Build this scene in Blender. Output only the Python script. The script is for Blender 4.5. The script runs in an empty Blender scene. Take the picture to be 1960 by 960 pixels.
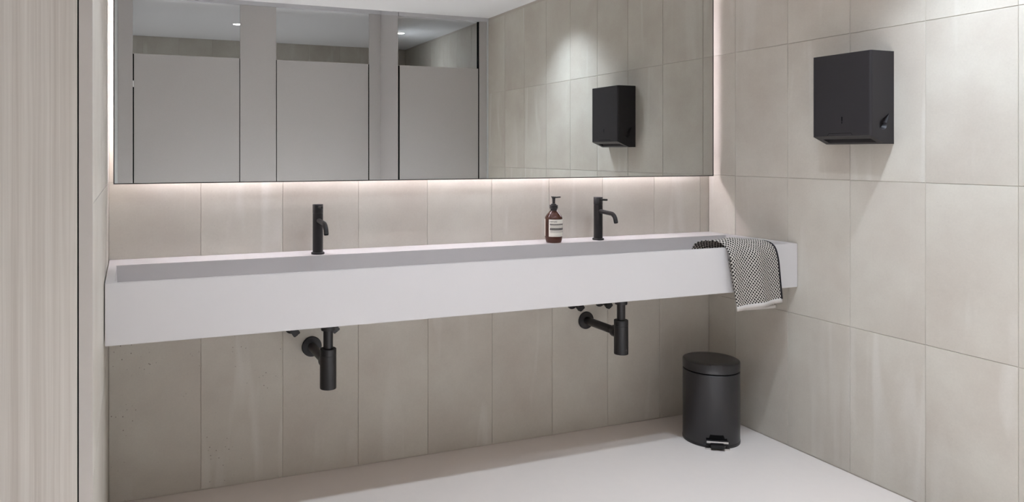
import bpy, bmesh, math, random
from mathutils import Vector, Matrix
random.seed(7)
sc = bpy.context.scene
COL = sc.collection
PI = math.pi

# ------------------------------------------------------------------ camera
cam_d = bpy.data.cameras.new('camera')
cam = bpy.data.objects.new('camera', cam_d)
COL.objects.link(cam)
cam.location = (0, 0, 1.3094)
cam.rotation_euler = (PI / 2, 0, -0.3718)
cam_d.sensor_width = 36
cam_d.lens = 26.363
cam_d.shift_x = 0.0874
cam_d.shift_y = -0.0952
cam_d.clip_start = 0.01
sc.camera = cam

# ------------------------------------------------------------------ world, exposure
w = bpy.data.worlds.new('world')
sc.world = w
w.use_nodes = True
w.node_tree.nodes['Background'].inputs[0].default_value = (0.5, 0.5, 0.5, 1)
w.node_tree.nodes['Background'].inputs[1].default_value = 0.05
vs = sc.view_settings
vs.view_transform = 'Standard'
vs.look = 'None'
vs.gamma = 1.0
vs.use_curve_mapping = False
vs.exposure = 0.45
sc.cycles.max_bounces = 12
sc.cycles.diffuse_bounces = 8
sc.cycles.glossy_bounces = 6
sc.cycles.use_denoising = True

def spot(name, loc, energy, size, blend, color=(1, 1, 1), radius=0.025, aim=None):
    d = bpy.data.lights.new(name, 'SPOT')
    d.energy = energy
    d.spot_size = math.radians(size)
    d.spot_blend = blend
    d.color = color
    d.shadow_soft_size = radius
    o = bpy.data.objects.new(name, d)
    COL.objects.link(o)
    o.location = loc
    if aim:
        o.rotation_euler = (Vector(aim) - Vector(loc)).to_track_quat('-Z', 'Y').to_euler()
    return o

COOL = (0.89, 1.022, 1.18)
NEUTRAL = (0.92, 1.012, 1.13)
# ceiling downlights of the wash room (recessed lamps in a row in front of the basin)
spot('lamp_by_right_wall', (2.37, 1.585, 2.41), 45, 92, 1.0, COOL, aim=(2.60, 1.72, 1.0))
for x_, e_ in ((0.35, 23), (1.10, 24), (1.80, 30)):
    spot('lamp_row', (x_, 1.745, 2.41), e_, 138, 1.0, COOL)
# added narrow fill spots before the cubicles; floor bounce lifts the ambient
for x_, y_ in ((0.45, 0.62), (1.10, 0.78), (1.70, 1.02)):
    spot('added_fill_row', (x_, y_, 2.41), 425, 46, 0.5, NEUTRAL)
spot('added_fill_lobby', (-0.40, 1.10, 2.49), 58, 90, 0.8, NEUTRAL)  # added fill to brighten the wood door, no fitting modelled
# lamps over the cubicles
spot('lamp_cubicle', (0.9221, -1.157, 2.48), 185, 110, 0.6, COOL)
spot('lamp_cubicle', (2.3188, -0.584, 2.395), 105, 74, 0.5, COOL)
LED = 31.0

# ------------------------------------------------------------------ room measures
D = 2.7466        # right wall
SB = 3.0285       # back wall
XL = -0.0747      # left wall beside the basin
ZC = 2.4196       # ceiling
ZR = 2.5060       # higher ceiling of the bay behind the wash room
YP = 0.3716       # front of the forward cubicle
YR = -0.06        # front of the set-back cubicles
XS = 1.9673       # return panel between them

# ------------------------------------------------------------------ materials
def nt(name):
    m = bpy.data.materials.new(name)
    m.use_nodes = True
    t = m.node_tree
    b = t.nodes['Principled BSDF']
    return m, t, b

def N(t, kind, **kw):
    n = t.nodes.new(kind)
    for k, v in kw.items():
        if k in n.inputs: n.inputs[k].default_value = v
        else: setattr(n, k, v)
    return n

def srgb(r, g, b):
    def f(c):
        c /= 255
        return c / 12.92 if c <= .04045 else ((c + .055) / 1.055) ** 2.4
    return (f(r), f(g), f(b), 1)

def plain(name, col, rough=0.5, metal=0.0, spec=0.5, coat=0.0, grain=0.0, scale=60):
    m, t, b = nt(name)
    b.inputs['Base Color'].default_value = col
    b.inputs['Roughness'].default_value = rough
    b.inputs['Metallic'].default_value = metal
    b.inputs['Specular IOR Level'].default_value = spec
    b.inputs['Coat Weight'].default_value = coat
    if grain:
        tc = N(t, 'ShaderNodeTexCoord')
        n = N(t, 'ShaderNodeTexNoise', Scale=scale, Detail=4.0)
        t.links.new(tc.outputs['Object'], n.inputs['Vector'])
        mx = N(t, 'ShaderNodeMix', data_type='RGBA')
        mx.inputs[6].default_value = tuple(c * (1 - grain) for c in col[:3]) + (1,)
        mx.inputs[7].default_value = tuple(min(1, c * (1 + grain)) for c in col[:3]) + (1,)
        t.links.new(n.outputs[0], mx.inputs[0])
        t.links.new(mx.outputs[2], b.inputs['Base Color'])
    return m

def emit(name, col, s):
    m, t, b = nt(name)
    b.inputs['Base Color'].default_value = (0.8, 0.8, 0.8, 1)
    b.inputs['Emission Color'].default_value = col
    b.inputs['Emission Strength'].default_value = s
    return m

def tile_material(name, pits):
    m, t, b = nt(name)
    L = t.links.new
    tc = N(t, 'ShaderNodeTexCoord')
    oi = N(t, 'ShaderNodeObjectInfo')
    off = N(t, 'ShaderNodeVectorMath', operation='SCALE')
    off.inputs[0].default_value = (7.3, 3.1, 11.7)
    L(oi.outputs['Random'], off.inputs['Scale'])
    ad = N(t, 'ShaderNodeVectorMath', operation='ADD')
    L(tc.outputs['Object'], ad.inputs[0]); L(off.outputs[0], ad.inputs[1])
    # broad cloudy mottling
    n1 = N(t, 'ShaderNodeTexNoise', Scale=3.2, Detail=5.0, Roughness=0.6)
    L(ad.outputs[0], n1.inputs['Vector'])
    r1 = N(t, 'ShaderNodeMapRange'); r1.inputs[1].default_value = 0.3; r1.inputs[2].default_value = 0.7
    L(n1.outputs[0], r1.inputs[0])
    c1 = N(t, 'ShaderNodeMix', data_type='RGBA')
    c1.inputs[6].default_value = srgb(186, 178, 167)
    c1.inputs[7].default_value = srgb(200, 195, 184)
    L(r1.outputs[0], c1.inputs[0])
    # slanting pale veins
    mp = N(t, 'ShaderNodeMapping')
    mp.inputs['Rotation'].default_value = (0, math.radians(24), 0)
    mp.inputs['Scale'].default_value = (9, 1, 1.1)
    L(ad.outputs[0], mp.inputs['Vector'])
    n2 = N(t, 'ShaderNodeTexNoise', Scale=1.0, Detail=2.0, Roughness=0.45, Distortion=0.7)
    L(mp.outputs[0], n2.inputs['Vector'])
    r2 = N(t, 'ShaderNodeMapRange'); r2.inputs[1].default_value = 0.60; r2.inputs[2].default_value = 0.72
    r2.inputs[4].default_value = 0.55
    L(n2.outputs[0], r2.inputs[0])
    c2 = N(t, 'ShaderNodeMix', data_type='RGBA')
    c2.inputs[7].default_value = srgb(210, 206, 198)
    L(r2.outputs[0], c2.inputs[0]); L(c1.outputs[2], c2.inputs[6])
    # fine grain and pits
    n3 = N(t, 'ShaderNodeTexNoise', Scale=140.0, Detail=3.0)
    L(ad.outputs[0], n3.inputs['Vector'])
    c3 = N(t, 'ShaderNodeMix', data_type='RGBA', blend_type='MULTIPLY')
    c3.inputs[0].default_value = 0.10
    L(c2.outputs[2], c3.inputs[6]); L(n3.outputs[0], c3.inputs[7])
    last = c3.outputs[2]
    v = N(t, 'ShaderNodeTexVoronoi', Scale=55.0)
    L(ad.outputs[0], v.inputs['Vector'])
    r4 = N(t, 'ShaderNodeMapRange'); r4.inputs[1].default_value = 0.16; r4.inputs[2].default_value = 0.08
    L(v.outputs['Distance'], r4.inputs[0])
    n4 = N(t, 'ShaderNodeTexNoise', Scale=6.0, Detail=2.0)
    L(ad.outputs[0], n4.inputs['Vector'])
    r5 = N(t, 'ShaderNodeMapRange'); r5.inputs[1].default_value = 0.52; r5.inputs[2].default_value = 0.62
    L(n4.outputs[0], r5.inputs[0])
    mu = N(t, 'ShaderNodeMath', operation='MULTIPLY'); L(r4.outputs[0], mu.inputs[0]); L(r5.outputs[0], mu.inputs[1])
    mu2 = N(t, 'ShaderNodeMath', operation='MULTIPLY'); L(mu.outputs[0], mu2.inputs[0]); mu2.inputs[1].default_value = pits
    c4 = N(t, 'ShaderNodeMix', data_type='RGBA')
    c4.inputs[7].default_value = srgb(105, 94, 84)
    L(mu2.outputs[0], c4.inputs[0]); L(last, c4.inputs[6])
    # slight difference from tile to tile
    hs = N(t, 'ShaderNodeHueSaturation')
    r6 = N(t, 'ShaderNodeMapRange'); r6.inputs[3].default_value = 0.985; r6.inputs[4].default_value = 1.015
    L(oi.outputs['Random'], r6.inputs[0]); L(r6.outputs[0], hs.inputs['Value'])
    L(c4.outputs[2], hs.inputs['Color'])
    L(hs.outputs[0], b.inputs['Base Color'])
    b.inputs['Roughness'].default_value = 0.5
    b.inputs['Specular IOR Level'].default_value = 0.35
    bp = N(t, 'ShaderNodeBump', Strength=0.08, Distance=0.002)
    L(n2.outputs[0], bp.inputs['Height']); L(bp.outputs[0], b.inputs['Normal'])
    return m

def wood_material():
    m, t, b = nt('pale_wood_veneer')
    L = t.links.new
    tc = N(t, 'ShaderNodeTexCoord')
    mp = N(t, 'ShaderNodeMapping'); mp.inputs['Scale'].default_value = (48, 48, 0.5)
    L(tc.outputs['Object'], mp.inputs['Vector'])
    n = N(t, 'ShaderNodeTexNoise', Scale=1.0, Detail=3.0, Distortion=0.5)
    L(mp.outputs[0], n.inputs['Vector'])
    mp2 = N(t, 'ShaderNodeMapping'); mp2.inputs['Scale'].default_value = (330, 330, 2.2)
    L(tc.outputs['Object'], mp2.inputs['Vector'])
    n2 = N(t, 'ShaderNodeTexNoise', Scale=1.0, Detail=2.0)
    L(mp2.outputs[0], n2.inputs['Vector'])
    mp3 = N(t, 'ShaderNodeMapping'); mp3.inputs['Scale'].default_value = (1, 1, 0.10)
    L(tc.outputs['Object'], mp3.inputs['Vector'])
    wv = N(t, 'ShaderNodeTexWave', Scale=32.0, Distortion=6.0, Detail=2.0)
    wv.inputs['Detail Scale'].default_value = 1.2
    L(mp3.outputs[0], wv.inputs['Vector'])
    a = N(t, 'ShaderNodeMath', operation='MULTIPLY_ADD'); L(n2.outputs[0], a.inputs[0]); a.inputs[1].default_value = 0.5; L(n.outputs[0], a.inputs[2])
    a2 = N(t, 'ShaderNodeMath', operation='MULTIPLY_ADD'); L(wv.outputs['Fac'], a2.inputs[0]); a2.inputs[1].default_value = 0.07; L(a.outputs[0], a2.inputs[2])
    r = N(t, 'ShaderNodeMapRange'); r.inputs[1].default_value = 0.50; r.inputs[2].default_value = 1.08
    L(a2.outputs[0], r.inputs[0])
    c = N(t, 'ShaderNodeMix', data_type='RGBA')
    c.inputs[6].default_value = srgb(180, 172, 162)
    c.inputs[7].default_value = srgb(207, 202, 193)
    L(r.outputs[0], c.inputs[0]); L(c.outputs[2], b.inputs['Base Color'])
    b.inputs['Roughness'].default_value = 0.55
    bp = N(t, 'ShaderNodeBump', Strength=0.1, Distance=0.001)
    L(a2.outputs[0], bp.inputs['Height']); L(bp.outputs[0], b.inputs['Normal'])
    return m

def towel_material():
    m, t, b = nt('woven_cotton')
    L = t.links.new
    uv = N(t, 'ShaderNodeUVMap')
    wob = N(t, 'ShaderNodeTexNoise', Scale=55.0, Detail=1.0); L(uv.outputs[0], wob.inputs['Vector'])
    wsc = N(t, 'ShaderNodeVectorMath', operation='SCALE'); L(wob.outputs['Color'], wsc.inputs[0]); wsc.inputs['Scale'].default_value = 0.0042
    wad = N(t, 'ShaderNodeVectorMath', operation='ADD'); L(uv.outputs[0], wad.inputs[0]); L(wsc.outputs[0], wad.inputs[1])
    s = N(t, 'ShaderNodeSeparateXYZ'); L(wad.outputs[0], s.inputs[0])
    nz = N(t, 'ShaderNodeTexNoise', Scale=260.0, Detail=3.0); L(uv.outputs[0], nz.inputs['Vector'])
    def cosine(sock, period):
        a = N(t, 'ShaderNodeMath', operation='MULTIPLY'); L(sock, a.inputs[0]); a.inputs[1].default_value = PI / period
        c = N(t, 'ShaderNodeMath', operation='COSINE'); L(a.outputs[0], c.inputs[0])
        return c.outputs[0]
    p = N(t, 'ShaderNodeMath', operation='MULTIPLY')
    L(cosine(s.outputs[0], 0.0080), p.inputs[0]); L(cosine(s.outputs[1], 0.0078), p.inputs[1])
    p2 = N(t, 'ShaderNodeMath', operation='MULTIPLY_ADD'); L(nz.outputs[0], p2.inputs[0]); p2.inputs[1].default_value = 0.75; L(p.outputs[0], p2.inputs[2])
    r = N(t, 'ShaderNodeMapRange'); r.inputs[1].default_value = 0.38; r.inputs[2].default_value = 0.60
    L(p2.outputs[0], r.inputs[0])
    c = N(t, 'ShaderNodeMix', data_type='RGBA')
    c.inputs[6].default_value = srgb(178, 171, 163)
    c.inputs[7].default_value = srgb(24, 19, 20)
    L(r.outputs[0], c.inputs[0]); L(c.outputs[2], b.inputs['Base Color'])
    b.inputs['Roughness'].default_value = 0.95
    b.inputs['Specular IOR Level'].default_value = 0.1
    bp = N(t, 'ShaderNodeBump', Strength=0.35, Distance=0.002)
    L(p2.outputs[0], bp.inputs['Height']); L(bp.outputs[0], b.inputs['Normal'])
    return m

M_TILE = tile_material('sandstone_wall_tile', 0.10)
M_TILE_PIT = tile_material('pitted_sandstone_wall_tile', 0.8)
M_GROUT = plain('grout', srgb(186, 179, 169), 0.9)
M_FLOOR = plain('pale_resin_floor', srgb(222, 213, 206), 0.42, spec=0.3, grain=0.02, scale=25)
M_CEIL = plain('white_ceiling_paint', srgb(229, 227, 227), 0.9, grain=0.01)
M_WOOD = wood_material()
M_STRIP = plain('taupe_laminate_edge', srgb(182, 176, 169), 0.6, grain=0.02, scale=90)
M_LAM = plain('warm_grey_laminate', srgb(183, 179, 177), 0.55, grain=0.03, scale=140)
M_RAIL = plain('pale_grey_rail', srgb(196, 195, 198), 0.5)
M_JAMB = plain('pale_grey_jamb', srgb(200, 202, 202), 0.5)
M_SOLID = plain('white_solid_surface', srgb(193, 189, 187), 0.38, spec=0.4, grain=0.008, scale=12)
M_BLACK = plain('matte_black_metal', srgb(26, 23, 24), 0.42, spec=0.45, grain=0.05, scale=200)
M_BIN = plain('black_powder_coat', srgb(44, 42, 43), 0.34, spec=0.5, grain=0.04, scale=300)
M_DISP = plain('charcoal_powder_coat', srgb(36, 33, 35), 0.45, spec=0.4, grain=0.05, scale=400)
M_DARK = plain('black_void', srgb(12, 11, 12), 0.8, spec=0.1)  # near-black fill that stands for shade inside gaps and openings
M_CHROME = plain('brushed_steel', srgb(215, 212, 210), 0.25, metal=1.0)
M_MIRROR = plain('silvered_glass', (0.72, 0.735, 0.72, 1), 0.0, metal=1.0)
M_FRAME = plain('dark_bronze_edge', srgb(26, 21, 21), 0.5)
M_LED = emit('led_light', (0.98, 0.92, 1.04, 1), LED)
M_LED_SIDE = emit('led_light_side', (0.98, 0.905, 1.04, 1), LED * .075)
M_LAMP = emit('lamp_light', (1.0, 0.97, 0.95, 1), 25.0)
M_WHITE = plain('white_plastic', srgb(235, 235, 235), 0.5)
M_TOWEL = towel_material()
M_HEM = plain('pale_cotton_hem', srgb(184, 178, 172), 0.95, spec=0.1, grain=0.06, scale=500)
M_BIND = plain('black_cotton_binding', srgb(36, 33, 36), 0.9, spec=0.15, grain=0.1, scale=500)
M_LABEL = plain('cream_paper_label', srgb(226, 220, 208), 0.7, grain=0.02)
M_INK = plain('dark_print', srgb(38, 26, 25), 0.7)
M_INKG = plain('grey_print', srgb(112, 104, 98), 0.7)
M_PUMP = plain('black_pump_plastic', srgb(28, 26, 27), 0.35)
m, t, b = nt('amber_bottle_plastic')
b.inputs['Base Color'].default_value = (0.125, 0.040, 0.024, 1)
b.inputs['Roughness'].default_value = 0.08
b.inputs['Transmission Weight'].default_value = 0.62
b.inputs['IOR'].default_value = 1.45
M_AMBER = m

# ------------------------------------------------------------------ mesh helpers
def link(name, bm, mat, parent=None, smooth=None, loc=(0, 0, 0)):
    me = bpy.data.meshes.new(name)
    bmesh.ops.recalc_face_normals(bm, faces=bm.faces[:])
    if smooth is not None:
        lim = math.radians(smooth)
        for f in bm.faces: f.smooth = True
        for e in bm.edges:
            e.smooth = not (len(e.link_faces) == 2 and e.calc_face_angle(0) > lim)
    bm.to_mesh(me); bm.free()
    for mm in (mat if isinstance(mat, list) else [mat]): me.materials.append(mm)
    o = bpy.data.objects.new(name, me)
    COL.objects.link(o)
    o.parent = parent
    o.location = loc
    return o

def tag(o, label=None, cat=None, group=None, kind=None):
    if label: o['label'] = label
    if cat: o['category'] = cat
    if group: o['group'] = group
    if kind: o['kind'] = kind
    return o

def empty(name, loc, label, cat, group=None, rz=0.0):
    o = bpy.data.objects.new(name, None)
    COL.objects.link(o)
    o.empty_display_size = 0.05
    o.location = loc
    o.rotation_euler = (0, 0, rz)
    return tag(o, label, cat, group)

def box(bm, x0, x1, y0, y1, z0, z1, bev=0.0, seg=2):
    r = bmesh.ops.create_cube(bm, size=1)
    vs_ = r['verts']
    for v in vs_:
        v.co = Vector((x0 + (v.co.x + .5) * (x1 - x0), y0 + (v.co.y + .5) * (y1 - y0), z0 + (v.co.z + .5) * (z1 - z0)))
    if bev:
        es = {e for v in vs_ for e in v.link_edges}
        bmesh.ops.bevel(bm, geom=list(es), offset=bev, segments=seg, affect='EDGES', profile=0.5)
    return bm

def B(*a, **k): return box(bmesh.new(), *a, **k)

def lathe(bm, prof, seg=40, axis='Z', org=(0, 0, 0), cap=True):
    """prof: list of (radius, height) revolved about an axis through org"""
    rings = []
    org = Vector(org)
    for r, h in prof:
        ring = []
        for i in range(seg):
            a = 2 * PI * i / seg
            p = Vector((r * math.cos(a), r * math.sin(a), h))
            if axis == 'Y': p = Vector((p.x, -p.z, p.y))
            elif axis == 'X': p = Vector((p.z, p.x, p.y))
            ring.append(bm.verts.new(org + p))
        rings.append(ring)
    for a_, b_ in zip(rings, rings[1:]):
        for i in range(seg):
            bm.faces.new((a_[i], a_[(i + 1) % seg], b_[(i + 1) % seg], b_[i]))
    if cap:
        bm.faces.new(rings[0][::-1]); bm.faces.new(rings[-1])
    return bm

def tube(bm, pts, rad, seg=18, cap=True):
    pts = [Vector(p) for p in pts]
    rads = rad if isinstance(rad, list) else [rad] * len(pts)
    rings = []
    up = None
    for i, p in enumerate(pts):
        d = (pts[min(i + 1, len(pts) - 1)] - pts[max(i - 1, 0)]).normalized()
        if up is None:
            up = Vector((0, 0, 1)) if abs(d.z) < .9 else Vector((1, 0, 0))
        s = d.cross(up).normalized(); up = s.cross(d).normalized()
        rings.append([bm.verts.new(p + rads[i] * (math.cos(2 * PI * k / seg) * s + math.sin(2 * PI * k / seg) * up)) for k in range(seg)])
    for a_, b_ in zip(rings, rings[1:]):
        for i in range(seg):
            bm.faces.new((a_[i], a_[(i + 1) % seg], b_[(i + 1) % seg], b_[i]))
    if cap:
        bm.faces.new(rings[0][::-1]); bm.faces.new(rings[-1])
    return bm

def prism(bm, poly, axis, a0, a1):
    """extrude a 2D polygon: axis 'Y' -> (x,z) polygon, axis 'X' -> (y,z) polygon, axis 'Z' -> (x,y)"""
    def P(p, a):
        return {'X': (a, p[0], p[1]), 'Y': (p[0], a, p[1]), 'Z': (p[0], p[1], a)}[axis]
    lo = [bm.verts.new(P(p, a0)) for p in poly]
    hi = [bm.verts.new(P(p, a1)) for p in poly]
    n = len(poly)
    bm.faces.new(lo[::-1]); bm.faces.new(hi)
    for i in range(n): bm.faces.new((lo[i], lo[(i + 1) % n], hi[(i + 1) % n], hi[i]))
    return bm

# ------------------------------------------------------------------ setting
def struct(name, bm, mat, label=None, parent=None, smooth=None):
    o = link(name, bm, mat, parent, smooth)
    if parent is None: tag(o, label, kind='structure')
    return o

struct('floor', B(-1.2, D + .1, -2.4, SB + .1, -.1, 0), M_FLOOR, 'pale seamless resin floor of the wash room')
DV0, DV1 = (1.975, .300), (2.520, -1.650)     # slanting divider between middle and right cubicle
bm = B(-1.2, D + .1, YP, SB + .1, ZC, ZR + .06)
prism(bm, [(XS + .001, YP), (XS + .001, .31), DV0, DV1, (D + .1, -1.65), (D + .1, YP)], 'Z', ZC, ZR + .06)
struct('ceiling', bm, M_CEIL, 'flat white ceiling of the wash room seen in the mirror')
struct('ceiling_rear', B(-1.2, D + .1, -2.4, YP, ZR + .0005, ZR + .12), M_CEIL, 'white ceiling over the set-back cubicles seen in the mirror')

G = 0.0026   # depth of a joint
wall_back = struct('wall_back', B(-.3, D + .1, SB + G, SB + .1, 0, ZC), M_GROUT, 'back wall of warm grey stone tiles behind the basin')
wall_right = struct('wall_right', B(D + G, D + .1, -2.4, SB + .1, 0, ZR), M_GROUT, 'right-hand wall of warm grey stone tiles')
wall_left = struct('wall_left', B(-.30, XL - G, 1.765, SB + .1, 0, ZC), M_GROUT, 'narrow tiled wall at the left end of the basin')
wall_rear = struct('wall_rear', B(-1.2, D + .1, -2.40, -2.2304 - G, 0, ZR), M_GROUT, 'tiled rear wall above the cubicle doors, seen in the mirror')
wall_rear2 = struct('wall_front', B(2.50, D + G, -1.70, -1.6422 - G, 0, ZC), M_GROUT, 'tiled end wall of the right cubicle, seen in the mirror')
struct('wall_divider', prism(bmesh.new(), [DV0, (DV0[0] - .010, DV0[1] - .006), (DV1[0] - .02, DV1[1] - .006), DV1], 'Z', 0, ZR), M_LAM, 'grey dividing wall between the middle and right cubicle')
struct('wall_lobby', B(-1.2, -1.1, -2.4, 1.9, 0, ZR), M_CEIL, 'plain side wall beside the camera')

tile_cache = {}
def tile_mesh(wd, ht, mat):
    key = (round(wd, 4), round(ht, 4), mat.name)
    if key not in tile_cache:
        bm = bmesh.new()
        g, bv = 0.0009, 0.0011
        v = [bm.verts.new(p) for p in ((g, G, g), (wd - g, G, g), (wd - g, G, ht - g), (g, G, ht - g),
                                       (g, bv, g), (wd - g, bv, g), (wd - g, bv, ht - g), (g, bv, ht - g),
                                       (g + bv, 0, g + bv), (wd - g - bv, 0, g + bv), (wd - g - bv, 0, ht - g - bv), (g + bv, 0, ht - g - bv))]
        for k in (0, 4):
            for i in range(4):
                bm.faces.new((v[k + i], v[k + (i + 1) % 4], v[k + 4 + (i + 1) % 4], v[k + 4 + i]))
        bm.faces.new(v[8:12])
        me = bpy.data.meshes.new('tile')
        bmesh.ops.recalc_face_normals(bm, faces=bm.faces[:])
        bm.to_mesh(me); bm.free(); me.materials.append(mat)
        tile_cache[key] = me
    return tile_cache[key]

def lay(wall, joints, rows, place, rz, mat=M_TILE):
    """joints: positions along the wall; place(u, z) -> location of the tile's lower left corner seen from the room"""
    for z0, z1 in rows:
        for a, b_ in zip(joints, joints[1:]):
            mt = mat(a, z0) if callable(mat) else mat
            o = bpy.data.objects.new('tile', tile_mesh(b_ - a, z1 - z0, mt))
            COL.objects.link(o)
            o.parent = wall
            o.location = place(a, b_, z0)
            o.rotation_euler = (0, 0, rz)

TW, TH_ = 0.3124, 0.6
low = [XL, .2560, .5744, .8912, 1.2061, 1.5172, 1.8282, 2.134, 2.4408, D]
up = [XL, .2560, .5744, .8923, 1.2036, 1.5146, 1.8115, 2.1043, 2.4061, 2.6904, D]
pit = lambda u, z: M_TILE_PIT if (u < 0.1 or (z < .5 and u < .4)) else M_TILE
lay(wall_back, low, [(0.004, .6)], lambda a, b_, z: (a, SB, z), 0, pit)
lay(wall_back, up, [(.6, 1.2), (1.2, 1.8), (1.8, ZC)], lambda a, b_, z: (a, SB, z), 0)
ry = [SB, 2.8498] + [2.5374 - i * TW for i in range(0, 14)] + [-1.6422]
ru = [-y for y in ry]
lay(wall_right, ru, [(0.004, .6), (.6, 1.2), (1.2, 1.8), (1.8, 2.4)], lambda a, b_, z: (D, -a, z), -PI / 2)
lay(wall_left, [1.765, 2.36, 2.70, SB], [(0.004, .6), (.6, 1.2), (1.2, 1.8), (1.8, 2.4)], lambda a, b_, z: (XL, a, z), PI / 2)
rear = [-.92, -.576, -.224, .12, .471, .806, 1.147, 1.488, 1.829, 2.186, 2.53, D]
lay(wall_rear, rear, [(1.5, ZR - .002)], lambda a, b_, z: (b_, -2.2304, z), PI)
lay(wall_rear2, [2.53, D], [(1.5, ZC - .002)], lambda a, b_, z: (b_, -1.6422, z), PI)

# ---- left: veneered door leaf, dark gap, narrow taupe post
struct('trim_1', B(-.1011, XL, 1.745, 1.765, 0, ZC), M_STRIP, 'narrow taupe post between the wood door and the tiled wall')
struct('door_1', B(-1.02, -.1043, 1.745, 1.785, .006, 2.35, bev=.001), M_WOOD, 'pale wood-grain door leaf at the left edge')
bm = B(-1.1, -.104, 1.79, 1.80, 0, ZC)
box(bm, -.1042, -.1012, 1.7485, 1.795, 0, ZC)  # black fill paints the shade of the gap at the door's edge
struct('trim_2', bm, M_DARK, 'black filler painting in the shade of the gap beside the wood door leaf')

# ---- cubicle fronts seen in the mirror
def panel(x0, x1, z0, z1, yf, th=.018):
    return B(x0, x1, yf - th, yf, z0, z1, bev=.0012)
struct('trim_3', B(-1.1, XS, YR - .04, YR, 2.4735, ZR), M_RAIL, 'pale rail along the ceiling over the two left cubicles')
struct('trim_4', B(XS, D, YP - .04, YP, 2.3905, ZC), M_RAIL, 'pale rail along the ceiling over the right cubicle')
struct('trim_7', prism(bmesh.new(), [(YP - .0085, 2.3910), (YP - .0085, ZC - .0005), (YR, ZR - .0005), (YR, 2.4740)], 'X', XS - .013, XS - .006), M_RAIL, 'pale rail along the top of the return panel')
struct('trim_5', B(-1.1, -.0863, YR - .03, YR + .004, 0, 2.4735), M_JAMB, 'pale jamb at the left end of the cubicle fronts')
struct('trim_6', B(2.7333, D, YP - .03, YP - .001, 0, 2.3905), M_JAMB, 'pale filler strip between cubicle front and tiled wall')
for x0, x1, yf, z1, lab in ((-.0857, .0181, YR, 2.4735, 'narrow grey cubicle post at the left edge of the mirror'),
                            (.8032, 1.0844, YR, 2.4735, 'wide grey cubicle panel between the left and middle cubicle doors'),
                            (2.6682, 2.7323, YP, 2.3905, 'narrow grey cubicle post beside the tiled wall in the mirror')):
    tag(link('cubicle_panel', panel(x0, x1, 0, z1 - .0005, yf - .008), M_LAM), lab, 'panel', 'cubicle panels in the mirror')
bm = panel(1.8595, XS - .012, 0, 2.4730, YR - .008)
prism(bm, [(YR - .02, 0), (YP - .008, 0), (YP - .008, 2.3905), (YR - .02, 2.4765)], 'X', XS - .012, XS - .006)
ret = link('cubicle_panel', bm, M_LAM)
tag(ret, 'grey cubicle panel between the middle and right cubicle doors', 'panel', 'cubicle panels in the mirror')
def door(x0, x1, z1, yf, gaps, lab):
    e = empty('cubicle_door', ((x0 + x1) / 2, yf - .02, 0), lab, 'door', 'cubicle doors in the mirror')
    xm, hw = (x0 + x1) / 2, (x1 - x0) / 2
    link('leaf', B(-hw, hw, -.006, .012, .12, z1, bev=.0012), M_LAM, e)
    for a, b_, zt in gaps:
        link('gap_shade', B(a - xm, b_ - xm, -.016, .004, .0, zt), M_DARK, e)  # black strip painting the shade in the gap beside the leaf
    bm = lathe(bmesh.new(), [(.006, 0), (.006, .02), (.015, .022), (.015, .03)], 20, 'Y', (hw - .06, .012, 1.0))
    for v in bm.verts: v.co.y = .024 - v.co.y
    link('door_knob', bm, M_CHROME, e, 40)
    return e
dl = door(.0272, .7972, 2.0543, YR, ((.0184, .0268, 2.053), (.7976, .8028, 2.053)), 'grey cubicle door seen in the mirror, the leftmost one')
link('latch_plate', B(.0188 - .4122, .0266 - .4122, .005, .012, 1.805, 1.852), M_WHITE, dl)
door(1.0906, 1.8504, 2.0546, YR, ((1.0848, 1.0902, 2.053), (1.8508, 1.8591, 2.053)), 'grey cubicle door seen in the mirror, the middle one')
door(1.9765, 2.6563, 2.0030, YP, ((1.9700, 1.9760, 2.0), (2.6570, 2.6678, 2.388)), 'grey cubicle door seen in the mirror, the one nearest the tiled wall')
# ceiling lamps over the cubicles
for (x, y, z), lab in (((.9221, -1.157, ZR), 'small round ceiling lamp above the left cubicle door in the mirror'),
                       ((2.3188, -.584, ZC), 'small round ceiling lamp above the right cubicle door in the mirror')):
    e = empty('ceiling_lamp', (x, y, z), lab, 'lamp', 'ceiling lamps over the cubicles')
    link('trim_ring', lathe(bmesh.new(), [(.036, 0), (.044, 0), (.044, -.005), (.036, -.006), (.036, 0)], 40, cap=False), M_WHITE, e, 40)
    link('lamp_lens', lathe(bmesh.new(), [(.036, -.001), (.036, -.004)], 40), M_LAMP, e, 40)

# ------------------------------------------------------------------ mirror
SM = SB - .068
mx0, mx1, mz0, mz1 = -.0569, 2.7134, 1.1965, 2.15
e = empty('wall_mirror', ((mx0 + mx1) / 2, SB, mz0), 'wide backlit wall mirror with thin dark edge above the basin', 'mirror')
cx = (mx0 + mx1) / 2
hw, hh = (mx1 - mx0) / 2, mz1 - mz0
fr = .0036
link('mirror_glass', B(-hw + fr, hw - fr, SM - SB, SM - SB + .005, fr, hh - fr), M_MIRROR, e)
for nm, a in (('frame_edge', (-hw, hw, 0, fr)), ('frame_edge', (-hw, hw, hh - fr, hh)), ('frame_edge', (-hw, -hw + fr, fr, hh - fr)), ('frame_edge', (hw - fr, hw, fr, hh - fr))):
    link(nm, B(a[0], a[1], SM - SB - .0012, SM - SB + .0055, a[2], a[3]), M_FRAME, e)
ins = .075
link('back_box', B(-hw + ins, hw - ins, SM - SB + .006, -.0002, ins, hh - ins), M_WHITE, e)
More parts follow.
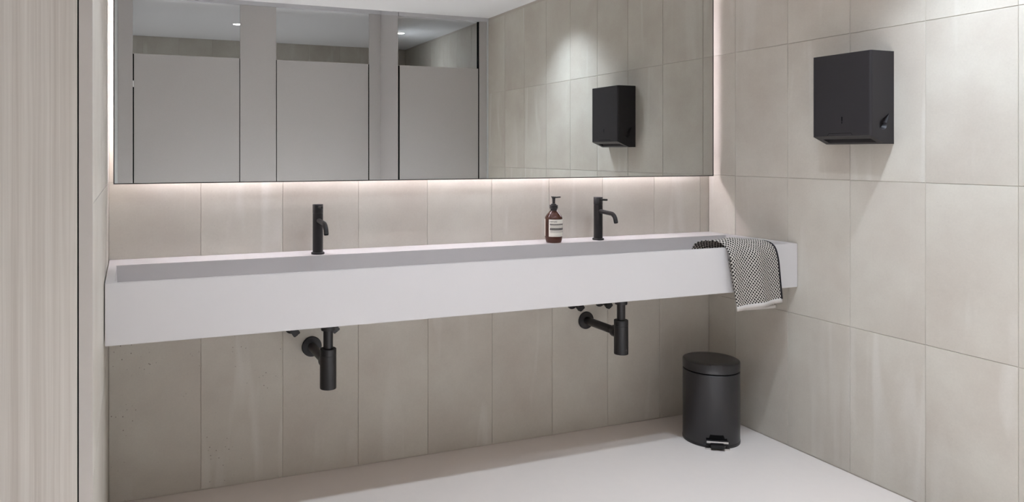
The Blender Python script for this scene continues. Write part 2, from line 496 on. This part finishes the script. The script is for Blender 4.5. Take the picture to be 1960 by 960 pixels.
for a, m_, y0, y1 in (((-hw + ins, hw - ins, ins - .006, ins), M_LED, -.016, -.004), ((-hw + ins, hw - ins, hh - ins, hh - ins + .006), M_LED, -.016, -.004),
                   ((-hw + ins - .006, -hw + ins, ins, hh - ins), M_LED, -.016, -.004), ((hw - ins + .010, hw - ins + .024, ins, hh - ins), M_LED_SIDE, -.056, -.006)):
    tag(link('led_strip', B(a[0], a[1], y0, y1, a[2], a[3]), m_, e), 'glowing pinkish white light strip')

# ------------------------------------------------------------------ basin
YF, ZB, ZT = 2.483, .7203, .9125
e = empty('trough_basin', (1.336, SB, ZB), 'long white solid-surface trough basin spanning wall to wall', 'basin')
bm = bmesh.new()
x0, x1 = XL + .0028, D - .0008
hx0, hx1, hy0, hy1 = -.0445, 2.706, 2.4935, 2.868
zf = ZT - .125
def ring(xa, xb, ya, yb, z): return [bm.verts.new((p[0] - 1.336, p[1] - SB, z - ZB)) for p in ((xa, ya), (xb, ya), (xb, yb), (xa, yb))]
o_b = ring(x0, x1, YF, SB - .0013, ZB); o_t = ring(x0, x1, YF, SB - .0013, ZT)
i_t = ring(hx0, hx1, hy0, hy1, ZT); i_b = ring(hx0 + .004, hx1 - .004, hy0 + .004, hy1 + .015, zf)
for A_, B_ in ((o_b, o_t), (o_t, i_t), (i_t, i_b)):
    for i in range(4): bm.faces.new((A_[i], A_[(i + 1) % 4], B_[(i + 1) % 4], B_[i]))
bm.faces.new(o_b[::-1]); bm.faces.new(i_b)
bmesh.ops.recalc_face_normals(bm, faces=bm.faces[:])
bmesh.ops.bevel(bm, geom=[ed for ed in bm.edges], offset=.0016, segments=2, affect='EDGES')
link('basin_body', bm, M_SOLID, e, 30)
for x in (.69, 2.01):
    bm = lathe(bmesh.new(), [(.028, 0), (.031, .001), (.031, .0035), (.022, .004), (.018, .002)], 32, 'Z', (x - 1.336, 2.75 - SB, zf - ZB))
    tag(link('drain_plate', bm, M_BLACK, e, 40), 'black drain plate')

# ------------------------------------------------------------------ taps
def tap():
    e = empty('basin_tap', (2.0065, 2.921, ZT), 'matte black mixer tap standing behind the soap bottle', 'tap', 'black mixer taps on the basin')
    link('base_ring', lathe(bmesh.new(), [(.0262, 0), (.0262, .0065), (.0250, .008), (.0205, .008)], 40), M_BLACK, e, 35)
    link('tap_body', lathe(bmesh.new(), [(.0205, .006), (.0205, .1600), (.0198, .1606), (.0198, .1618)], 40), M_BLACK, e, 35)
    h = link('tap_head', lathe(bmesh.new(), [(.0198, .1618), (.0208, .1624), (.0208, .1950), (.0200, .1962), (.0001, .1962)], 40), M_BLACK, e, 35)
    link('lever', tube(bmesh.new(), [(0, -.015, .1855), (0, -.060, .1870), (0, -.068, .1872), (0, -.0695, .1873)], [.0046, .0046, .0046, .0030], 16), M_BLACK, h, 40)
    pts = [(0, -.016, .1330), (0, -.060, .1300), (0, -.098, .1282)]
    for k in range(1, 9):
        a = math.radians(4 + 9.2 * k)
        pts.append((0, -.098 - .036 * math.sin(a), .1282 - .036 * (1 - math.cos(a))))
    pts.append((0, pts[-1][1] - .003, pts[-1][2] - .010))
    s = link('spout', tube(bmesh.new(), pts, .0095, 24), M_BLACK, e, 40)
    d = (Vector(pts[-1]) - Vector(pts[-2])).normalized()
    p = Vector(pts[-1])
    link('aerator', tube(bmesh.new(), [p - d * .0005, p + d * .0022], .0080, 20), M_DARK, s, 40)
    return e

def copy_tree(o, parent=None):
    c = o.copy()
    COL.objects.link(c)
    c.parent = parent
    for ch in list(o.children): copy_tree(ch, c)
    return c
tap1 = tap()
tap2 = copy_tree(tap1)
tap2.location = (.6915, 2.912, ZT)
tap2['label'] = 'matte black mixer tap at the left half of the basin'

# ------------------------------------------------------------------ soap bottle
bx, by = 1.763, 2.908
view = math.atan2(-by, -bx)          # the printed side faces the room
e = empty('soap_bottle', (bx, by, ZT), 'amber soap bottle with black pump and cream label by the right tap', 'bottle', None, view)
link('bottle_body', lathe(bmesh.new(), [(.0005, .002), (.030, .0005), (.0335, .002), (.0370, .014), (.0385, .026), (.0387, .032), (.0387, .108), (.0384, .1110),
                                      (.0372, .1150), (.0340, .1205), (.0270, .1295), (.0205, .1365), (.0165, .1405), (.0148, .1430), (.0148, .152)], 56), M_AMBER, e, 50)
link('screw_collar', lathe(bmesh.new(), [(.0150, .1425), (.0150, .1500), (.0178, .1512), (.0186, .1520), (.0186, .1665), (.0178, .1675), (.0118, .1677), (.0118, .1720), (.0085, .1730)], 40), M_PUMP, e, 35)
bm = lathe(bmesh.new(), [(.0070, .172), (.0062, .1800), (.0066, .1900), (.0082, .1985), (.0100, .2010), (.0100, .2035), (.0001, .2040)], 28)
link('pump_stem', bm, M_PUMP, e, 40)
noz = (math.cos(math.radians(68)), math.sin(math.radians(68)))
bm = tube(bmesh.new(), [(-noz[0] * .012, -noz[1] * .012, .2035), (0, 0, .2020), (noz[0] * .014, noz[1] * .014, .2010), (noz[0] * .024, noz[1] * .024, .2025), (noz[0] * .0325, noz[1] * .0325, .2030)],
          [.0016, .0036, .0030, .0030, .0028], 14)
link('pump_nozzle', bm, M_PUMP, e, 50)
def patch(a0, a1, z0, z1, r, n=24):
    bm = bmesh.new()
    cols = []
    for i in range(n + 1):
        a = math.radians(a0 + (a1 - a0) * i / n)
        cols.append([bm.verts.new((rr * math.cos(a), rr * math.sin(a), z)) for rr, z in ((r, z0), (r, z1), (r - .0003, z1), (r - .0003, z0))])
    for c0, c1 in zip(cols, cols[1:]):
        for i in range(4): bm.faces.new((c0[i], c1[i], c1[(i + 1) % 4], c0[(i + 1) % 4]))
    bm.faces.new(cols[0]); bm.faces.new(cols[-1][::-1])
    return bm
RL = .0391
A0 = -33.0
lab = tag(link('front_label', patch(A0, 96, .0290, .1045, RL), M_LABEL, e, 40), 'cream label with dark bands')
link('rear_label', patch(-178, -70, .0290, .1050, RL), M_LABEL, e, 40)
for z0, z1 in ((.0798, .0853), (.0575, .0675)):
    link('dark_band', patch(A0 + 8, 95, z0, z1, RL + .0002), M_INK, lab, 40)
bm = bmesh.new()
random.seed(3)
for z in (.0760, .0738, .0716, .0540, .0518, .0496, .0474, .0335):
    a = A0 + 8
    while a < 80:
        l = random.uniform(2.5, 8)
        q = patch(a, a + l, z, z + .0007, RL + .0002, 2)
        me_ = bpy.data.meshes.new('tmp'); q.to_mesh(me_); q.free(); bm.from_mesh(me_); bpy.data.meshes.remove(me_)
        a += l + 1.5
link('small_print', bm, M_INKG, lab, 40)
bm = bmesh.new()
for z in (.0822, .0636, .0606):
    a = A0 + 12
    while a < 72:
        l = random.uniform(2.5, 7)
        q = patch(a, a + l, z, z + .0009, RL + .0004, 2)
        me_ = bpy.data.meshes.new('tmp'); q.to_mesh(me_); q.free(); bm.from_mesh(me_); bpy.data.meshes.remove(me_)
        a += l + 1.5
link('pale_print', bm, M_LABEL, lab, 40)
# the word printed at the top of the label
cu = bpy.data.curves.new('word', 'FONT')
cu.body = 'renuas'
cu.size = .0122
cu.fill_mode = 'FRONT'
to = bpy.data.objects.new('word', cu)
COL.objects.link(to)
dg = bpy.context.evaluated_depsgraph_get()
me = bpy.data.meshes.new_from_object(to.evaluated_get(dg))
bpy.data.objects.remove(to)
bm = bmesh.new(); bm.from_mesh(me)
a_z = .0925
bmesh.ops.subdivide_edges(bm, edges=[ed for ed in bm.edges if ed.calc_length() > .0015], cuts=2)
for v in bm.verts:
    a = math.radians(A0 + 8) + v.co.x / RL
    v.co = Vector(((RL + .0003) * math.cos(a), (RL + .0003) * math.sin(a), a_z + v.co.y))
link('printed_word', bm, M_INK, lab)

# ------------------------------------------------------------------ bottle traps and angle valves under the basin
def trap():
    e = empty('bottle_trap', (2.0115, 2.755, .4295), 'black bottle trap under the right half of the basin', 'drain trap', 'black bottle traps under the basin')
    zb = .4295
    link('trap_body', lathe(bmesh.new(), [(.0290, .002), (.0302, 0), (.0308, .003), (.0308, .1230), (.0300, .1240), (.0300, .1252), (.0308, .1262), (.0308, .1480), (.0292, .1495), (.0190, .1495), (.0185, .147)], 44), M_BLACK, e, 30)
    link('down_pipe', lathe(bmesh.new(), [(.0182, .146), (.0182, ZB - zb - .004)], 36), M_BLACK, e, 40)
    link('drain_collar', lathe(bmesh.new(), [(.0182, ZB - zb - .073), (.0262, ZB - zb - .073), (.0274, ZB - zb - .070), (.0274, ZB - zb - .058), (.0310, ZB - zb - .050), (.0310, ZB - zb)], 36), M_BLACK, e, 35)
    zp = .5203 - zb
    link('pipe_nut', lathe(bmesh.new(), [(.0200, -.024), (.0258, -.026), (.0258, -.052), (.0235, -.056), (.0185, -.057)], 32, 'Y', (0, 0, zp)), M_BLACK, e, 30)
    link('wall_pipe', lathe(bmesh.new(), [(.0182, -.050), (.0182, -(SB - 2.755) + .002)], 32, 'Y', (0, 0, zp)), M_BLACK, e, 40)
    Lw = -(SB - 2.755)
    link('wall_rosette', lathe(bmesh.new(), [(.0180, Lw + .010), (.0210, Lw + .009), (.0390, Lw + .007), (.0412, Lw + .004), (.0412, Lw)], 44, 'Y', (0, 0, zp)), M_BLACK, e, 30)
    return e
trap1 = trap()
trap2 = copy_tree(trap1)
trap2.location = (.6925, 2.751, .4295)
trap2['label'] = 'black bottle trap under the left half of the basin'

def valve(x, lab):
    e = empty('angle_valve', (x, SB, .607), lab, 'valve', 'black angle valves under the basin')
    link('wall_rosette', lathe(bmesh.new(), [(.0120, .016), (.0180, .014), (.0270, .006), (.0285, .001), (.0285, 0)], 36, 'Y'), M_BLACK, e, 30)
    link('valve_body', lathe(bmesh.new(), [(.0105, .008), (.0105, .030), (.0140, .032), (.0140, .056), (.0110, .058)], 30, 'Y'), M_BLACK, e, 30)
    bm = bmesh.new()
    poly = []
    for k in range(48):
        a = 2 * PI * k / 48
        r = .0162 + .0030 * math.cos(4 * a + .6)
        poly.append((r * math.cos(a), r * math.sin(a) - .006))
    prism(bm, poly, 'Y', -.080, -.058)
    bmesh.ops.bevel(bm, geom=[ed for ed in bm.edges if abs(ed.verts[0].co.y - ed.verts[1].co.y) < 1e-6], offset=.002, segments=2, affect='EDGES')
    link('valve_knob', bm, M_BLACK, e, 30)
    link('supply_hose', tube(bmesh.new(), [(0, -.044, .010), (0, -.045, .055), (0, -.050, .10), (0, -.055, ZB - .607)], .0060, 14), M_BLACK, e, 40)
    return e
for x, lab in ((1.935, 'black angle valve under the basin, third from the left wall'), (2.089, 'black angle valve under the basin just left of the right trap pipe'),
               (.610, 'black angle valve under the basin nearest the left wall'), (.772, 'black angle valve under the basin behind the left trap pipe')):
    valve(x, lab)

# ------------------------------------------------------------------ pedal bin
e = empty('pedal_bin', (2.4898, 2.7314, 0), 'matte black round pedal bin on the floor under the towel', 'bin', None, 0)
pa = math.radians(-121)      # direction of the pedal, about Z from +X
e.rotation_euler = (0, 0, pa + PI / 2)
R_ = .1238
link('foot_ring', lathe(bmesh.new(), [(.118, 0), (.1248, 0), (.1252, .005), (.1252, .011), (.1235, .013)], 72), M_PUMP, e, 30)
link('bin_body', lathe(bmesh.new(), [(.1225, .011), (R_, .013), (R_, .319), (.1225, .3205), (.117, .3205)], 72), M_BIN, e, 30)
link('lid', lathe(bmesh.new(), [(.1170, .3190), (.1170, .3262), (.1225, .3264), (.1242, .3274), (.1242, .3610), (.1225, .3650), (.1180, .3672), (.0900, .3684), (.0001, .3690)], 72), M_BIN, e, 30)
link('lid_gap', lathe(bmesh.new(), [(.1195, .3195), (.1195, .3268)], 72), M_DARK, e, 30)
# slot and pedal (pedal points to local -Y)
bm = bmesh.new()
cols = []
for i in range(17):
    a = math.radians(-90 - 21 + 42 * i / 16)
    top = .060 if 2 < i < 14 else .044
    cols.append([bm.verts.new((rr * math.cos(a), rr * math.sin(a), z)) for rr, z in ((R_ + .0006, .0125), (R_ + .0006, top), (R_ - .002, top), (R_ - .002, .0125))])
for c0, c1 in zip(cols, cols[1:]):
    for i in range(4): bm.faces.new((c0[i], c1[i], c1[(i + 1) % 4], c0[(i + 1) % 4]))
bm.faces.new(cols[0]); bm.faces.new(cols[-1][::-1])
link('pedal_slot', bm, M_DARK, e, 30)
bm = bmesh.new()
prism(bm, [(-.030, -.118), (.030, -.118), (.030, -.1480), (.027, -.1520), (-.027, -.1520), (-.030, -.1480)], 'Z', .010, .0215)
pd = link('pedal', bm, M_PUMP, e, 30)
link('pedal_bar', B(-.0465, .0465, -.1365, -.1305, .0270, .0365, bev=.0018), M_CHROME, pd, 40)
bm = B(-.047, .047, -.131, -.120, .018, .0385, bev=.002)
link('pedal_hood', bm, M_PUMP, pd, 40)
for s in (-1, 1):
    link('steel_foot', B(s * .040 - .012, s * .040 + .012, -.1400, -.112, .0, .0075, bev=.001), M_CHROME, e, 40)
bm = bmesh.new()
box(bm, -.022, .022, -.1215, -.1150, .3625, .3672, bev=.001)
link('lid_lip', bm, M_BIN, e, 40)

# ------------------------------------------------------------------ paper towel dispenser
def apply_cut(o, cutters):
    for c in cutters:
        md = o.modifiers.new('cut', 'BOOLEAN'); md.object = c; md.operation = 'DIFFERENCE'; md.solver = 'EXACT'
    dg = bpy.context.evaluated_depsgraph_get()
    me = bpy.data.meshes.new_from_object(o.evaluated_get(dg))
    o.modifiers.clear(); o.data = me
    for c in cutters: bpy.data.objects.remove(c)

e = empty('towel_dispenser', (D, 2.1664, 1.3464), 'charcoal metal paper towel dispenser mounted on the right tiled wall', 'dispenser')
dd, hw2, zt2 = .124, .131, .3570
# local: -X towards the room, Y along the wall, Z up; front corners rounded
rc = .009
poly = [(0, hw2), (0, -hw2)]
for k in range(7):
    a = PI * .5 * k / 6
    poly.append((-dd + rc - rc * math.sin(a), -hw2 + rc - rc * math.cos(a)))
for k in range(7):
    a = PI * .5 * (1 - k / 6)
    poly.append((-dd + rc - rc * math.sin(a), hw2 - rc + rc * math.cos(a)))
bm = prism(bmesh.new(), poly, 'Z', 0, zt2)
hous = link('housing', bm, M_DISP, e, None)
cut = [link('cutter', prism(bmesh.new(), [(-.046, -.02), (-.046, 0), (-.124, .0322), (-.2, .0636), (-.2, -.02)], 'Y', -.2, .2), M_DISP, e)]
# slanted drop-shaped finger grips on both sides
tear = [(-.0225, .1205)]
for k in range(15):
    a = math.radians(20 - 232 * k / 14)
    tear.append((-.0585 + .0225 * math.cos(a), .0730 + .0215 * math.sin(a)))
tear.append((-.0700, .0915))
for s in (-1, 1):
    bm = bmesh.new()
    lo = [bm.verts.new((p[0], s * (hw2 - .016), p[1])) for p in [(q[0] * .72 - .018, q[1] * .72 + .026) for q in tear]]
    hi = [bm.verts.new((p[0], s * (hw2 + .004), p[1])) for p in tear]
    n = len(tear)
    bm.faces.new(lo[::-1]); bm.faces.new(hi)
    for i in range(n): bm.faces.new((lo[i], lo[(i + 1) % n], hi[(i + 1) % n], hi[i]))
    cut.append(link('cutter', bm, M_DARK, e))
# lock slot and dot on the front
yk = -.0055
bm = bmesh.new()
def stadium(zc0, zc1, r):
    return [(yk + r * math.cos(a), zc1 + r * math.sin(a)) for a in [PI * k / 8 for k in range(9)]] + [(yk + r * math.cos(a), zc0 + r * math.sin(a)) for a in [PI + PI * k / 8 for k in range(9)]]
prism(bm, stadium(.0915, .1060, .0025), 'X', -.135, -.118)
prism(bm, stadium(.0835, .0840, .0026), 'X', -.135, -.118)
cut.append(link('cutter', bm, M_DARK, e))
# outlet slot in the sloping underside
bm = bmesh.new()
prism(bm, [(-.060, -.02), (-.094, -.02), (-.094, .046), (-.060, .046)], 'Y', -.106, .106)
cut.append(link('cutter', bm, M_DARK, e))
apply_cut(hous, cut)
if M_DARK.name not in [mm.name for mm in hous.data.materials if mm]: hous.data.materials.append(M_DARK)
bm = bmesh.new(); bm.from_mesh(hous.data)
for f in bm.faces: f.smooth = True
for ed in bm.edges: ed.smooth = len(ed.link_faces) == 2 and ed.calc_face_angle(0) < math.radians(24) and all(f.calc_area() < .0025 for f in ed.link_faces)
bm.to_mesh(hous.data); bm.free()
for nm, bm in (('lock_slot', prism(prism(bmesh.new(), stadium(.0915, .1060, .0024), 'X', -.1205, -.1188), stadium(.0835, .0840, .0025), 'X', -.1205, -.1188)),):
    link(nm, bm, M_DARK, e)
link('outlet_slot', B(-.0935, -.0605, -.1055, .1055, .030, .034), M_DARK, e)
# door seam with the raised tongue along the lower front edge
bm = bmesh.new()
seam = [(.0700, .0385), (.0660, .0455), (-.0040, .0455), (-.0400, .0455), (-.0440, .0385)]
seam = [(.060, .0340), (.054, .0425), (-.046, .0425), (-.052, .0340)]
w_ = .0009
for p, q in zip(seam, seam[1:]):
    a = Vector((0, p[0], p[1])); b2 = Vector((0, q[0], q[1]))
    n = Vector((0, -(b2 - a).z, (b2 - a).y)).normalized() * w_
    vv = [bm.verts.new((x, pt.y, pt.z)) for x in (-.1243, -.1236) for pt in (a - n, b2 - n, b2 + n, a + n)]
    for f in ((0, 1, 2, 3), (7, 6, 5, 4), (0, 4, 5, 1), (1, 5, 6, 2), (2, 6, 7, 3), (3, 7, 4, 0)): bm.faces.new([vv[i] for i in f])
link('tongue_seam', bm, M_DARK, e)

# ------------------------------------------------------------------ towel
e = empty('hand_towel', (2.48, YF, ZT), 'black and cream dotted hand towel hanging over the basin front', 'towel')
def lerp(a, b_, t): return a + (b_ - a) * t
def smooth01(t): t = max(0, min(1, t)); return t * t * (3 - 2 * t)
def spline(keys, t):
    """Catmull-Rom through keys (each a tuple), t in 0..1 by index"""
    n = len(keys) - 1
    f = min(t * n, n - 1e-6); i = int(f); u = f - i
    P = [keys[max(0, i - 1)], keys[i], keys[i + 1], keys[min(n, i + 2)]]
    return tuple(.5 * (2 * b_ + (c - a) * u + (2 * a - 5 * b_ + 4 * c - d) * u * u + (-a + 3 * b_ - 3 * c + d) * u ** 3) for a, b_, c, d in zip(*P))
# rows from the hem up over the rim and down inside: (x left, x right, y, z left, z right)
rows = [(2.3785, 2.6330, 2.4640, .662, .680), (2.3670, 2.6240, 2.4620, .715, .735), (2.3560, 2.6150, 2.4600, .775, .795), (2.3440, 2.6050, 2.4590, .840, .858),
        (2.3360, 2.5880, 2.4620, .895, .908), (2.3340, 2.5680, 2.4800, .920, .928), (2.3180, 2.5560, 2.5120, .938, .925), (2.2780, 2.5500, 2.5450, .938, .905), (2.2520, 2.5500, 2.5750, .912, .870), (2.2480, 2.5500, 2.5900, .855, .830)]
NU, NV = 64, 90
def towel_point(u, v):
    xl, xr, y, zl, zr = spline(rows, v)
    x = lerp(xl, xr, u); z = lerp(zl, zr, u)
    hang = 1 - smooth01((v - .38) / .12)
    crest = math.exp(-((v - .60) / .12) ** 2)
    # gathered folds of the hanging part
    fold = .0110 * math.sin(PI * 2 * (u * 1.25 + .10)) * (1 - .55 * v) + .0030 * math.sin(PI * 2 * (u * 2.7 + .2 + .25 * v))
    y += hang * (-.0065 + fold * .75 - .012 * math.exp(-((u - .06) / .09) ** 2) * (1 - .5 * v))
    # the cloth bulges over the rim
    z += crest * (.020 * math.sin(PI * min(1, u ** .8)) ** 1.2 + .004 * math.sin(9 * u))
    z += (.010 * math.sin(11 * u + .6) * smooth01((v - .72) / .2)) if u < .5 else 0
    return Vector((x - 2.48, min(y, 9) - YF, z - ZT))
def sheet(fn, nu, nv, thick, uvfn):
    bm = bmesh.new()
    uvl = bm.loops.layers.uv.new('UVMap')
    g = [[bm.verts.new(fn(i / nu, j / nv)) for i in range(nu + 1)] for j in range(nv + 1)]
    for j in range(nv):
        for i in range(nu):
            f = bm.faces.new((g[j][i], g[j][i + 1], g[j + 1][i + 1], g[j + 1][i]))
            for lp, (a, b_) in zip(f.loops, ((i, j), (i + 1, j), (i + 1, j + 1), (i, j + 1))):
                lp[uvl].uv = uvfn(a / nu, b_ / nv)
    return bm
# length along the cloth for the weave
lens = [0]
for j in range(NV):
    lens.append(lens[-1] + (towel_point(.5, (j + 1) / NV) - towel_point(.5, j / NV)).length)
def tuv(u, v): return (u * .30 + .012 * math.sin(4 * v), lens[int(round(v * NV))] if abs(v * NV - round(v * NV)) < 1e-6 else v * lens[-1])
def solid(o, th):
    md = o.modifiers.new('thickness', 'SOLIDIFY'); md.thickness = th; md.offset = -1
    return o
cl = link('cloth', sheet(towel_point, NU, NV, .004, tuv), M_TOWEL, e, 80)
solid(cl, .004)
# rear layer of the folded towel, a little longer on the right
def rear_point(u, v):
    x = lerp(lerp(2.395, 2.350, v), lerp(2.612, 2.580, v), u)
    z = lerp(lerp(.6570, .6530, u), .86, v)
    y = 2.4735 + .002 * math.sin(7 * u)
    return Vector((x - 2.48, y - YF, z - ZT))
rl = solid(link('rear_layer', sheet(rear_point, 24, 12, .003, lambda u, v: (u * .22, v * .2)), M_TOWEL, e, 80), .003)
def hem_front(u, v):
    p = towel_point(u, 0)
    return p + Vector((lerp(-.0012, .0020, u), -.0012 + .0004 * v, lerp(-.0165, .0035, v)))
hm = solid(link('hem', sheet(hem_front, NU, 2, .004, lambda u, v: (u, v)), M_HEM, e, 80), .0055)
def hem_rear(u, v):
    p = rear_point(u, 0)
    return p + Vector((0, -.0006, lerp(-.0140, .0020, v)))
solid(link('hem', sheet(hem_rear, 24, 2, .003, lambda u, v: (u, v)), M_HEM, e, 80), .004)
bm = bmesh.new()
pts = [towel_point(1, j / NV) for j in range(0, int(NV * .66))]
prev = None
for i, p in enumerate(pts):
    q = towel_point(.972, i / NV)
    d = (pts[min(i + 1, len(pts) - 1)] - pts[max(i - 1, 0)]).normalized()
    s = (p - q).normalized()
    nrm = s.cross(d).normalized()
    if nrm.y > 0 and i < NV * .4: nrm = -nrm
    if prev is not None and nrm.dot(prev[1]) < 0: nrm = -nrm
    r = [bm.verts.new(p + s * a + nrm * b_) for a, b_ in ((-.0045, .0022), (.0035, .0020), (.0045, -.001), (.0035, -.0045), (-.0045, -.0045))]
    if prev is not None:
        for k in range(5): bm.faces.new((prev[0][k], prev[0][(k + 1) % 5], r[(k + 1) % 5], r[k]))
    else: bm.faces.new(r)
    prev = (r, nrm)
bm.faces.new(prev[0])
link('edge_binding', bm, M_BIND, e, 50)
